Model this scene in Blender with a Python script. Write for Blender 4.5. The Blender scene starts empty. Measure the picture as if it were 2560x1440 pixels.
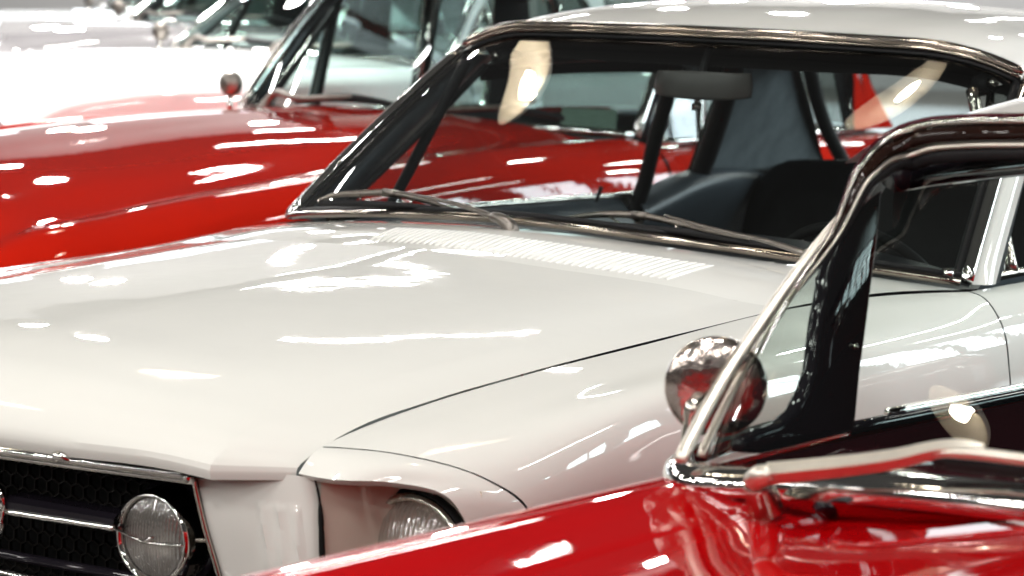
import bpy, bmesh, math, random
import numpy as np
from mathutils import Vector, Matrix
random.seed(7)
R = math.radians
scene = bpy.context.scene

# ------------------------------------------------------------------ camera
def cam_matrix(pos, yaw, pitch, roll):
    fw = Vector((-math.cos(yaw)*math.cos(pitch), -math.sin(yaw)*math.cos(pitch), -math.sin(pitch)))
    rt = fw.cross(Vector((0, 0, 1))).normalized(); up = rt.cross(fw)
    c, s = math.cos(roll), math.sin(roll)
    r2 = rt*c + up*s; u2 = up*c - rt*s
    m = Matrix((r2, u2, -fw)).transposed().to_4x4(); m.translation = Vector(pos)
    return m
cd = bpy.data.cameras.new('camera'); cam = bpy.data.objects.new('camera', cd)
scene.collection.objects.link(cam); scene.camera = cam
cam.matrix_world = cam_matrix((2.4868, 2.4489, 1.3964), .5719, .1163, .0362)
cd.sensor_width = 36; cd.lens = 36*6502.5/2560; cd.clip_end = 400; cd.clip_start = .05
cd.dof.use_dof = True; cd.dof.focus_distance = 3.75; cd.dof.aperture_fstop = 6.8; cd.dof.aperture_blades = 7

# ------------------------------------------------------------------ light of the hall
w = bpy.data.worlds.new('World'); scene.world = w; w.use_nodes = True
nt = w.node_tree; bg = nt.nodes['Background']
tc = nt.nodes.new('ShaderNodeTexCoord'); sp = nt.nodes.new('ShaderNodeSeparateXYZ'); rp = nt.nodes.new('ShaderNodeValToRGB')
mr = nt.nodes.new('ShaderNodeMapRange'); mr.inputs[1].default_value = -1; mr.inputs[2].default_value = 1
nt.links.new(tc.outputs['Generated'], sp.inputs[0]); nt.links.new(sp.outputs[2], mr.inputs[0])
nt.links.new(mr.outputs[0], rp.inputs[0]); nt.links.new(rp.outputs[0], bg.inputs[0])
el = rp.color_ramp.elements
el[0].position = .49; el[0].color = (.015, .013, .012, 1)
el[1].position = .515; el[1].color = (.02, .02, .021, 1)
e = el.new(.60); e.color = (.03, .03, .03, 1)
e = el.new(1.0); e.color = (.05, .049, .046, 1)
bg.inputs[1].default_value = 1.0

def lamp_area(name, loc, target, sx, sy, rad, col, shape='RECTANGLE'):
    l = bpy.data.lights.new(name, 'AREA'); l.shape = shape; l.size = sx; l.size_y = sy
    a = sx*sy*(math.pi/4 if shape in ('DISK', 'ELLIPSE') else 1)
    l.energy = rad*math.pi*a; l.color = col
    o = bpy.data.objects.new(name, l); scene.collection.objects.link(o)
    o.location = loc
    o.rotation_euler = (Vector(target)-Vector(loc)).to_track_quat('-Z', 'Y').to_euler()
    return o
# tall daylight windows along the far right side of the hall
for i in range(9):
    for k in (-.56, .56):
        lamp_area('window_or_fill_light', (-7-i*3.2+k, 12.5, 4.8), (-7-i*3.2+k, 0, 3.8), .95, 4.8, 19.0, (.86, .93, 1.0))
# glowing panels added at the far end to brighten gaps and hood reflections
for i in range(-4, 5):
    x, y = -27.0+.54*4.4*i, -16.5-.84*4.4*i
    lamp_area('window_or_fill_light', (x, y, 1.75), (x+.84, y+.54, 1.75), 3.3, 3.1, 2.6, (.86, .93, 1.0))
# ceiling lamps of the hall
def lamp_point(name, p, energy, r, col):
    l = bpy.data.lights.new(name, 'POINT'); l.shadow_soft_size = r; l.energy = energy; l.color = col
    o = bpy.data.objects.new(name, l); o.location = p; scene.collection.objects.link(o)
def lamp_tube(p, deg, ln, wd, rad, col):
    l = bpy.data.lights.new('tube_lamp', 'AREA'); l.shape = 'RECTANGLE'; l.size = ln; l.size_y = wd; l.energy = rad*math.pi*ln*wd; l.color = col
    o = bpy.data.objects.new('tube_lamp', l); o.location = p; o.rotation_euler = (0, 0, R(deg)); scene.collection.objects.link(o)
for i in range(10):
    for j in range(6):
        x, y, z = 15.9-i*3.6+random.uniform(-.5, .5), 5.0-j*3.4+random.uniform(-.5, .5), 4.8+random.uniform(-.2, .2)
        if (-7.6 < x < 3.4 and -6.0 < y < 1.8) or (-4 < x < 0 and y < 3.2 and y > 0): continue        # the pendant lamps hang here
        if (i+j) % 2: lamp_point('hall_or_fill_lamp', (x, y, z), 150, .14, (1, .975, .935))
        else: lamp_tube((x, y, z), random.choice((0, 0, 90))+random.uniform(-8, 8), 2.4, .16, 62, (1, .975, .94))
for p in ((.7, 1.3, 4.7), (1.8, .5, 4.8), (.3, .2, 4.8), (-.5, -1.3, 4.9)):  # added fill above the hood, kept out of the windshield reflections
    lamp_point('hall_or_fill_lamp', p, 84, .10, (1, .975, .935))
for i in range(5):
    for j in range(5):
        lamp_point('hall_or_fill_lamp', (-21-i*4.2+random.uniform(-.8, .8), -6-j*4.6+random.uniform(-.8, .8), 4.6+random.uniform(-.4, .4)), 260, .2, (1, .96, .90))
# spots added to overexpose and brighten the far cars
def lamp_spot(name, loc, target, energy, ang, blend, r, col):
    l = bpy.data.lights.new(name, 'SPOT'); l.energy = energy; l.spot_size = R(ang); l.spot_blend = blend; l.shadow_soft_size = r; l.color = col
    o = bpy.data.objects.new(name, l); o.location = loc; scene.collection.objects.link(o)
    o.rotation_euler = (Vector(target)-Vector(loc)).to_track_quat('-Z', 'Y').to_euler()
lamp_spot('far_car_spot', (-5.0, -6.5, 7.0), (-4.5, -4.9, 0.9), 9000, 42, .5, .3, (1, .99, .97))
lamp_spot('far_car_spot', (-8.0, -9.5, 7.0), (-6.8, -7.2, 0.9), 3600, 46, .6, .3, (1, .99, .97))
lamp_spot('far_car_spot', (-8.0, -3.5, 7.5), (-11.8, -8.4, 1.0), 6000, 40, .5, .3, (.86, .94, 1.0))

vs = scene.view_settings; vs.view_transform = 'Standard'; vs.look = 'None'; vs.exposure = .36; vs.gamma = 1; vs.use_curve_mapping = False
scene.cycles.use_denoising = True
scene.cycles.max_bounces = 10; scene.cycles.transparent_max_bounces = 16
scene.cycles.sample_clamp_indirect = 8
scene.cycles.caustics_reflective = False; scene.cycles.caustics_refractive = False

# ------------------------------------------------------------------ materials
def _new(name):
    m = bpy.data.materials.new(name); m.use_nodes = True
    return m, m.node_tree, m.node_tree.nodes['Principled BSDF']
def pbr(name, col, rough=.5, metal=0, coat=0, bump=0, scale=200, var=0, vscale=8, spec=.5, coat_rough=.022, aniso=None):
    m, nt, b = _new(name)
    b.inputs['Base Color'].default_value = (*col, 1); b.inputs['Roughness'].default_value = rough
    b.inputs['Metallic'].default_value = metal; b.inputs['Coat Weight'].default_value = coat
    b.inputs['Coat Roughness'].default_value = coat_rough; b.inputs['Specular IOR Level'].default_value = spec
    tc = nt.nodes.new('ShaderNodeTexCoord')
    if var:
        n = nt.nodes.new('ShaderNodeTexNoise'); n.inputs['Scale'].default_value = vscale; n.inputs['Detail'].default_value = 5
        r = nt.nodes.new('ShaderNodeMapRange'); r.inputs[1].default_value = .3; r.inputs[2].default_value = .7
        r.inputs[3].default_value = 1-var; r.inputs[4].default_value = 1+var*.4
        mx = nt.nodes.new('ShaderNodeVectorMath'); mx.operation = 'SCALE'; mx.inputs[0].default_value = col
        nt.links.new(tc.outputs['Object'], n.inputs['Vector']); nt.links.new(n.outputs[0], r.inputs[0])
        nt.links.new(r.outputs[0], mx.inputs['Scale']); nt.links.new(mx.outputs[0], b.inputs['Base Color'])
    if bump:
        n = nt.nodes.new('ShaderNodeTexNoise'); n.inputs['Scale'].default_value = scale; n.inputs['Detail'].default_value = 3
        bp = nt.nodes.new('ShaderNodeBump'); bp.inputs['Strength'].default_value = bump; bp.inputs['Distance'].default_value = .01
        nt.links.new(tc.outputs['Object'], n.inputs['Vector']); nt.links.new(n.outputs[0], bp.inputs['Height'])
        nt.links.new(bp.outputs[0], b.inputs['Normal'])
        if coat: nt.links.new(bp.outputs[0], b.inputs['Coat Normal'])
    return m
def thin_glass(name, tint=(.9, .96, .94), gain=1.0, bump=0, ribs=0):
    m, nt, b = _new(name); nt.nodes.remove(b); out = nt.nodes['Material Output']
    g = nt.nodes.new('ShaderNodeNewGeometry'); d = nt.nodes.new('ShaderNodeVectorMath'); d.operation = 'DOT_PRODUCT'
    nt.links.new(g.outputs['Normal'], d.inputs[0]); nt.links.new(g.outputs['Incoming'], d.inputs[1])
    a = nt.nodes.new('ShaderNodeMath'); a.operation = 'ABSOLUTE'; nt.links.new(d.outputs['Value'], a.inputs[0])
    o = nt.nodes.new('ShaderNodeMath'); o.operation = 'SUBTRACT'; o.inputs[0].default_value = 1; nt.links.new(a.outputs[0], o.inputs[1])
    p = nt.nodes.new('ShaderNodeMath'); p.operation = 'POWER'; p.inputs[1].default_value = 5; nt.links.new(o.outputs[0], p.inputs[0])
    q = nt.nodes.new('ShaderNodeMath'); q.operation = 'MULTIPLY_ADD'; q.inputs[1].default_value = .93*gain; q.inputs[2].default_value = .075*gain
    nt.links.new(p.outputs[0], q.inputs[0]); q.use_clamp = True
    t = nt.nodes.new('ShaderNodeBsdfTransparent'); t.inputs[0].default_value = (*tint, 1)
    gl = nt.nodes.new('ShaderNodeBsdfGlossy'); gl.inputs['Roughness'].default_value = .0
    mx = nt.nodes.new('ShaderNodeMixShader')
    nt.links.new(q.outputs[0], mx.inputs[0]); nt.links.new(t.outputs[0], mx.inputs[1]); nt.links.new(gl.outputs[0], mx.inputs[2])
    nt.links.new(mx.outputs[0], out.inputs[0])
    return m
def lens_glass(name, scale, strength):
    m, nt, b = _new(name); nt.nodes.remove(b); out = nt.nodes['Material Output']
    tc = nt.nodes.new('ShaderNodeTexCoord'); wv = nt.nodes.new('ShaderNodeTexWave'); wv.bands_direction = 'Y'
    wv.inputs['Scale'].default_value = scale; wv.inputs['Distortion'].default_value = .4; wv.inputs['Detail'].default_value = 1
    vo = nt.nodes.new('ShaderNodeTexVoronoi'); vo.inputs['Scale'].default_value = 160
    ad = nt.nodes.new('ShaderNodeMath'); ad.operation = 'MULTIPLY_ADD'; ad.inputs[1].default_value = .35
    bp = nt.nodes.new('ShaderNodeBump'); bp.inputs['Strength'].default_value = strength; bp.inputs['Distance'].default_value = .004
    nt.links.new(tc.outputs['Object'], wv.inputs['Vector']); nt.links.new(tc.outputs['Object'], vo.inputs['Vector'])
    nt.links.new(vo.outputs[0], ad.inputs[0]); nt.links.new(wv.outputs[0], ad.inputs[2]); nt.links.new(ad.outputs[0], bp.inputs['Height'])
    t = nt.nodes.new('ShaderNodeBsdfTransparent'); t.inputs[0].default_value = (.86, .86, .84, 1)
    gl = nt.nodes.new('ShaderNodeBsdfGlossy'); gl.inputs['Roughness'].default_value = .12; nt.links.new(bp.outputs[0], gl.inputs['Normal'])
    df = nt.nodes.new('ShaderNodeBsdfDiffuse'); df.inputs[0].default_value = (.55, .52, .48, 1); nt.links.new(bp.outputs[0], df.inputs['Normal'])
    m1 = nt.nodes.new('ShaderNodeMixShader'); m1.inputs[0].default_value = .45; nt.links.new(gl.outputs[0], m1.inputs[1]); nt.links.new(df.outputs[0], m1.inputs[2])
    rm = nt.nodes.new('ShaderNodeMapRange'); rm.inputs[3].default_value = .30; rm.inputs[4].default_value = .5; nt.links.new(wv.outputs[0], rm.inputs[0])
    m2 = nt.nodes.new('ShaderNodeMixShader'); nt.links.new(rm.outputs[0], m2.inputs[0]); nt.links.new(t.outputs[0], m2.inputs[1]); nt.links.new(m1.outputs[0], m2.inputs[2])
    nt.links.new(m2.outputs[0], out.inputs[0])
    return m
M = {}
M['white'] = pbr('white_paint', (.76, .75, .705), .35, 0, 1, .035, 10, .02, 3, spec=0)
M['white_bright'] = pbr('white_paint_old', (.80, .80, .79), .3, 0, 1, .006, 10, .02, 3, spec=0)
M['red'] = pbr('red_paint', (.54, .012, .003), .35, 0, 1, .030, 9, .06, 3, spec=0)
M['deep_red'] = pbr('deep_red_paint', (.45, .0006, .002), .35, 0, 1, .030, 9, .06, 4, spec=0)
M['mauve'] = pbr('mauve_paint', (.31, .295, .30), .35, 0, 1, .006, 10, .05, 3, spec=0)
M['navy'] = pbr('dark_paint', (.03, .032, .045), .3, 0, 1, .006, 10, .05, 3, spec=0)
M['cream'] = pbr('cream_paint', (.72, .70, .66), .35, 0, 1, .006, 14, .02, 3, spec=0)
M['maroon'] = pbr('maroon_trim', (.05, .006, .011), .3, 0, .6, .02, 40, .1, 10, spec=0)
M['chrome'] = pbr('chrome', (.80, .78, .75), .07, 1, 0, .03, 60)
M['chrome_worn'] = pbr('worn_chrome', (.60, .56, .50), .16, 1, 0, .08, 120, .15, 20)
M['satin'] = pbr('satin_metal', (.78, .73, .64), .38, 1, 0, .02, 200, .1, 30)
M['brown_band'] = pbr('dark_brown_enamel', (.016, .007, .005), .25, 0, .7, .01, 40, .1, 10, spec=0)
M['chrome_dark'] = pbr('dark_chrome', (.30, .26, .22), .13, 1, 0, .03, 120, .15, 20)
M['white_flat'] = pbr('white_uncoated', (.62, .56, .47), .6, 0, 0, .02, 30, .03, 6, spec=.2)  # darker, warmer and duller than the body white
M['grey_plastic'] = pbr('grey_mirror_shell', (.085, .08, .075), .4, 0, 0, .03, 100, .1, 20)
M['mirror_shell'] = pbr('mirror_shell_chrome', (.66, .57, .52), .17, 1, 0, .15, 70, .25, 25)
M['steel'] = pbr('brushed_steel', (.21, .19, .17), .36, 1, 0, .06, 300, .2, 40)
M['rubber'] = pbr('black_rubber', (.015, .015, .016), .5, 0, 0, .1, 200, .1, 20, spec=.15)
M['vinyl'] = pbr('black_vinyl', (.010, .011, .013), .5, 0, 0, .15, 300, .15, 30, spec=.15)
M['vinyl_blue'] = pbr('slate_vinyl', (.085, .10, .115), .32, 0, 0, .1, 250, .12, 12)
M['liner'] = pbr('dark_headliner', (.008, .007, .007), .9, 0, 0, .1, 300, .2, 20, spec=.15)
M['sail'] = pbr('grey_trim_cloth', (.15, .17, .18), .8, 0, 0, .1, 90, .25, 14, spec=.1)
M['gloss_black'] = pbr('gloss_black', (.012, .010, .014), .25, 0, .6, .02, 20, .1, 10, spec=0)
M['tyre'] = pbr('tyre_rubber', (.02, .02, .02), .8, 0, 0, .2, 150, .2, 20)
M['void'] = pbr('grille_black', (.006, .006, .006), .7, 0, 0, .1, 80, .2, 20, spec=.15)
M['mesh'] = pbr('mesh_black', (.011, .010, .009), .4, 0, 0, .1, 80, .2, 20, spec=.15)
M['paper'] = pbr('paper_card', (.55, .60, .52), .7, 0, 0, .02, 80, .1, 20)
M['glass'] = thin_glass('window_glass', (.72, .77, .76), 1.15)
M['glass_tint'] = thin_glass('tinted_glass', (.55, .66, .63), 1.0)
M['glass_green'] = thin_glass('greenish_glass', (.84, .90, .87), 1.0)
M['lens'] = lens_glass('ribbed_lens', 62, .35)
M['lens_head'] = lens_glass('headlight_lens', 48, .3)
M['floor'] = pbr('polished_floor', (.10, .085, .075), .28, 0, 0, .03, 20, .25, 1.2)

# ------------------------------------------------------------------ mesh helpers
V3 = lambda *a: np.array(a, float)
def hermite(P, n, sharp=False):
    P = np.asarray(P, float)
    if len(P) == 1: return np.repeat(P, n, 0)
    seg = np.linalg.norm(np.diff(P, axis=0), axis=1); seg = np.maximum(seg, 1e-6)
    t = np.concatenate([[0], np.cumsum(seg)])
    if len(P) == 2:
        u = np.linspace(0, 1, n)[:, None]; return P[0]*(1-u)+P[1]*u
    d = np.diff(P, axis=0)/seg[:, None]
    m = np.zeros_like(P)
    for i in range(1, len(P)-1):
        m[i] = (d[i-1]*seg[i]+d[i]*seg[i-1])/(seg[i]+seg[i-1])
    m[0] = 1.5*d[0]-.5*m[1]; m[-1] = 1.5*d[-1]-.5*m[-2]
    # mix of even parameter so that control stations keep their place
    ts = np.interp(np.linspace(0, len(P)-1, n), np.arange(len(P)), t)
    k = np.clip(np.searchsorted(t, ts, 'right')-1, 0, len(P)-2)
    h = seg[k]; u = ((ts-t[k])/h)[:, None]; h = h[:, None]
    return ((2*u**3-3*u**2+1)*P[k]+(u**3-2*u**2+u)*h*m[k]+(-2*u**3+3*u**2)*P[k+1]+(u**3-u**2)*h*m[k+1])
def loft(rows, nu, nv):
    A = np.array([hermite(r, nv) for r in rows])
    return np.stack([hermite(A[:, j], nu) for j in range(nv)], 1)
def mir(P):
    Q = np.array(P, float); Q[..., 1] *= -1; return Q
class MB:
    def __init__(s): s.v = []; s.f = []
    def grid(s, G, close_u=False, close_v=False):
        G = np.asarray(G, float); nu, nv = G.shape[:2]; b = len(s.v)
        s.v += [tuple(p) for p in G.reshape(-1, 3)]
        for i in range(nu if close_u else nu-1):
            for j in range(nv if close_v else nv-1):
                a, c = (i+1) % nu, (j+1) % nv
                s.f.append((b+i*nv+j, b+i*nv+c, b+a*nv+c, b+a*nv+j))
        return s
    def sym(s, G): return s.grid(G).grid(mir(G)[::-1])
    def tube(s, path, r, seg=10, n=None, flat=1.0, up=(0, 0, 1)):
        P = hermite(path, n) if n else np.asarray(path, float)
        k = len(P); rr = np.full(k, r) if np.isscalar(r) else np.interp(np.linspace(0, 1, k), np.linspace(0, 1, len(r)), r)
        T = np.gradient(P, axis=0); T /= np.linalg.norm(T, axis=1)[:, None]+1e-9
        G = []; upv = V3(*up)
        for i in range(k):
            a = np.cross(T[i], upv)
            if np.linalg.norm(a) < 1e-3: a = np.cross(T[i], V3(1, .1, 0))
            a /= np.linalg.norm(a); b = np.cross(a, T[i])
            G.append([P[i]+rr[i]*(a*math.cos(q)+b*math.sin(q)*flat) for q in np.linspace(0, 2*math.pi, seg, False)])
        s.grid(np.array(G), close_v=True)
        b0 = len(s.v)-k*seg
        s.f.append(tuple(b0+j for j in range(seg))[::-1]); s.f.append(tuple(b0+(k-1)*seg+j for j in range(seg)))
        return s
    def lathe(s, prof, c, axis, seg=48):
        ax = Vector(axis).normalized(); a = ax.orthogonal().normalized(); b = ax.cross(a); c = Vector(c)
        G = [[tuple(c+ax*h+(a*math.cos(q)+b*math.sin(q))*r) for q in np.linspace(0, 2*math.pi, seg, False)] for r, h in prof]
        return s.grid(np.array(G), close_v=True)
    def prism(s, poly, d):
        """closed polygon of 3d points pushed along vector d"""
        b = len(s.v); n = len(poly); d = V3(*d)
        s.v += [tuple(V3(*p)) for p in poly]+[tuple(V3(*p)+d) for p in poly]
        s.f.append(tuple(range(b, b+n))); s.f.append(tuple(range(b+2*n-1, b+n-1, -1)))
        for i in range(n): j = (i+1) % n; s.f.append((b+i, b+j, b+n+j, b+n+i))
        return s
    def box(s, c, size, rz=0, ry=0):
        hx, hy, hz = [q/2 for q in size]; m = Matrix.Rotation(rz, 3, 'Z') @ Matrix.Rotation(ry, 3, 'Y')
        b = len(s.v)
        for p in [(-1, -1, -1), (1, -1, -1), (1, 1, -1), (-1, 1, -1), (-1, -1, 1), (1, -1, 1), (1, 1, 1), (-1, 1, 1)]:
            s.v.append(tuple(Vector(c)+m @ Vector((p[0]*hx, p[1]*hy, p[2]*hz))))
        for q in [(0, 3, 2, 1), (4, 5, 6, 7), (0, 1, 5, 4), (1, 2, 6, 5), (2, 3, 7, 6), (3, 0, 4, 7)]: s.f.append(tuple(b+i for i in q))
        return s
    def build(s, name, mat, parent=None, smooth=True, solid=0, bevel=0, sharp=None, subsurf=0, offset=-1):
        me = bpy.data.meshes.new(name); me.from_pydata(s.v, [], s.f); me.update()
        bm = bmesh.new(); bm.from_mesh(me); bmesh.ops.remove_doubles(bm, verts=bm.verts, dist=1e-5)
        bmesh.ops.recalc_face_normals(bm, faces=bm.faces); bm.to_mesh(me); bm.free()
        me.materials.append(mat); o = bpy.data.objects.new(name, me); scene.collection.objects.link(o)
        if smooth:
            me.polygons.foreach_set('use_smooth', [True]*len(me.polygons))
            if sharp: me.set_sharp_from_angle(angle=R(sharp))
        if bevel:
            b = o.modifiers.new('bevel', 'BEVEL'); b.width = bevel; b.segments = 3; b.limit_method = 'ANGLE'; b.angle_limit = R(35)
        if solid:
            q = o.modifiers.new('solid', 'SOLIDIFY'); q.thickness = solid; q.offset = offset
        if subsurf:
            q = o.modifiers.new('sub', 'SUBSURF'); q.levels = q.render_levels = subsurf
        if parent is not None: o.parent = parent
        return o
def thing(name, label, cat, loc=(0, 0, 0), rz=0, group=None):
    o = bpy.data.objects.new(name, None); scene.collection.objects.link(o)
    o.location = loc; o.rotation_euler = (0, 0, rz); o['label'] = label; o['category'] = cat
    if group: o['group'] = group
    return o
GROUP = 'classic cars parked side by side in a row'

# ------------------------------------------------------------------ floor
MB().grid(np.array([[(-90, -90, 0), (-90, 60, 0)], [(40, -90, 0), (40, 60, 0)]])).build('floor', M['floor'])['kind'] = 'structure'

wx, wy = -31.5, -19.4
MB().grid(np.array([[(wx-.54*40, wy+.84*40, 0), (wx-.54*40, wy+.84*40, 8)], [(wx+.54*40, wy-.84*40, 0), (wx+.54*40, wy-.84*40, 8)]])).build('wall', pbr('pale_wall', (.30, .30, .30), .8, 0, 0, .05, 3, .1, .6))['kind'] = 'structure'

def wheel(parent, x, y, z=.31, r=.31, side=1):
    s = side
    t = MB().lathe([(r*.62, 0), (r*.80, .012), (r*.96, .0), (r, -.03), (r, -.16), (r*.94, -.19), (r*.5, -.19)], (x, y, z), (0, s, 0), 40).build('wheel', M['tyre'], parent)
    MB().lathe([(0, .03), (r*.2, .028), (r*.3, .012), (r*.55, .016), (r*.60, .022), (r*.64, 0)], (x, y, z), (0, s, 0), 40).build('hub_cap', M['chrome'], t)

# ================================================================== the white coupe in the middle
car = thing('parked_car', 'white vintage coupe with black honeycomb grille and round fog lamp', 'car', (0, 0, 0), 0, GROUP)
# ---- hood
spine = [(-1.02, 0, .9575), (-.90, 0, .949), (-.7, 0, .939), (-.45, 0, .925), (-.25, 0, .911), (-.06, 0, .893), (.038, 0, .870), (.088, 0, .840), (.111, 0, .805), (.106, 0, .790)]
mid = [(-1.04, .26, .945), (-.90, .26, .937), (-.7, .255, .928), (-.45, .25, .916), (-.25, .245, .902), (-.06, .24, .884), (.032, .235, .862), (.076, .23, .836), (.097, .23, .803), (.092, .23, .789)]
ridge = [(-1.125, .545, .914), (-.93, .535, .907), (-.7, .521, .899), (-.45, .508, .889), (-.25, .497, .875), (-.08, .487, .853), (.0, .482, .840), (.05, .479, .826), (.083, .478, .801), (.080, .478, .789)]
edge = [(-1.15, .614, .906), (-.94, .604, .897), (-.7, .591, .886), (-.45, .577, .872), (-.25, .566, .857), (-.10, .558, .839), (-.055, .556, .828), (-.018, .553, .815), (.008, .552, .799), (.006, .552, .788)]
midr = [tuple((V3(*a)*.25+V3(*b)*.75)+V3(0, 0, .004)) for a, b in zip(mid, ridge)]
Gh = np.concatenate([loft([spine, mid, midr, ridge], 22, 46)[:-1], loft([ridge, edge], 5, 46)], 0)
hb = MB().sym(Gh)
hood = hb.build('hood', M['white'], car, sharp=20)
# ---- cowl panel between hood and windshield
def ws_base(y): return V3(-1.35-.27*(y/.72)**2, y, .983-.063*(abs(y)/.72)**1.7)
HE = Gh[:, 0]
def cowl_front(y):
    a = abs(y)
    return V3(np.interp(a, HE[:, 1], HE[:, 0])-.0022, y, np.interp(a, HE[:, 1], HE[:, 2])-.0006)
ys = np.linspace(-.612, .612, 41)
G = []
for y in ys:
    f = cowl_front(y); b = ws_base(y*1.17); b = b+V3(.005, 0, -.012)
    G.append([f+(b-f)*t+V3(0, 0, .009*math.sin(math.pi*t)) for t in np.linspace(0, 1, 10)])
cowl = MB().grid(np.array(G)).build('cowl_panel', M['white'], car)
def cowl_pt(y, t):
    f = cowl_front(y); b = ws_base(y*1.17)+V3(.005, 0, -.012)
    return f+(b-f)*t+V3(0, 0, .009*math.sin(math.pi*t))
vb = MB()
for i in range(44):                                    # louvre slats of the cowl vent
    y = -.125+i*.0124
    G = []
    for t in np.linspace(.10, .54, 8):
        yy = y-.03*(t-.1)/.5; p = cowl_pt(yy, t); h = .0030*min(1, (t-.09)*14, (.55-t)*14)
        G.append([p+V3(0, -.0052, -.0005), p+V3(0, -.0030, h*.5), p+V3(0, .0008, h), p+V3(0, .0040, h), p+V3(0, .0046, -.0008)])
    vb.grid(np.array(G))
vb.build('vent_grille', M['white'], cowl)
# ---- fenders, doors and quarters
A = [(-.030, .560, .8265), (-.10, .563, .838), (-.25, .571, .856), (-.45, .582, .871), (-.75, .598, .886), (-1.16, .620, .905), (-1.40, .675, .912), (-1.60, .735, .908)]
B = [(-.075, .650, .822), (-.14, .652, .833), (-.27, .656, .846), (-.45, .662, .860), (-.75, .675, .877), (-1.16, .695, .893), (-1.40, .724, .901), (-1.60, .758, .902)]
C = [(-.150, .726, .791), (-.20, .733, .800), (-.32, .742, .822), (-.50, .750, .845), (-.80, .762, .860), (-1.16, .775, .865), (-1.40, .785, .866), (-1.60, .792, .866)]
D = [(-.205, .752, .750), (-.25, .757, .757), (-.36, .765, .769), (-.52, .771, .778), (-.82, .786, .780), (-1.16, .800, .780), (-1.40, .810, .780), (-1.60, .815, .780)]
E_ = [(-.225, .757, .690), (-.27, .764, .690), (-.38, .776, .690), (-.55, .785, .690), (-.85, .798, .690), (-1.16, .810, .690), (-1.40, .818, .690), (-1.60, .822, .690)]
F = [(-.24, .750, .50), (-.29, .762, .50), (-.40, .790, .50), (-.55, .802, .50), (-.85, .808, .50), (-1.16, .810, .50), (-1.40, .815, .50), (-1.60, .818, .50)]
H = [(-.25, .70, .24), (-.30, .72, .24), (-.42, .75, .22), (-.56, .76, .20), (-.85, .765, .20), (-1.16, .77, .20), (-1.40, .77, .20), (-1.60, .77, .20)]
Gf = loft([A, B, C, D, E_, F, H], 44, 50)
def shift(rows, xs):                                     # continue the last station of every row to the rear
    return [[(x, r[-1][1]+dy, r[-1][2]+dz) for x, dy, dz in xs] for r in rows]
rowsD = shift([A, B, C, D, E_, F, H], [(-1.606, 0, 0), (-2.0, .006, -.001), (-2.65, .006, -.004)])
rowsQ = shift([A, B, C, D, E_, F, H], [(-2.656, .006, -.004), (-3.2, .0, .0), (-3.8, -.02, .005), (-4.25, -.05, .0), (-4.42, -.09, -.02)])
for sgn in (1, -1):
    q = (lambda g: g) if sgn > 0 else mir
    MB().grid(q(Gf)).build('fender', M['white'], car, sharp=50)
    dr = MB().grid(q(loft(rowsD, 44, 12))).build('door', M['white'], car)
    MB().tube(q(np.array([(-2.42, .835, .80), (-2.46, .85, .80), (-2.54, .85, .80), (-2.58, .835, .80)])), .009, n=14).build('handle', M['chrome'], dr)
    MB().grid(q(loft(rowsQ, 44, 24))).build('quarter_panel', M['white'], car)
MB().sym(loft([[(-3.95, 0, .945), (-4.2, 0, .94), (-4.42, 0, .915)], [(-3.95, .4, .93), (-4.2, .4, .925), (-4.40, .4, .90)], [(-3.95, .725, .91), (-4.2, .70, .905), (-4.38, .655, .888)]], 14, 12)).build('trunk_lid', M['white'], car)
MB().sym(np.array([[(-4.42, 0, .915), (-4.47, 0, .6), (-4.42, 0, .25)], [(-4.40, .4, .90), (-4.45, .4, .6), (-4.40, .4, .25)], [(-4.38, .655, .888), (-4.42, .735, .6), (-4.38, .70, .25)]])).build('tail_panel', M['white'], car)
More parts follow.
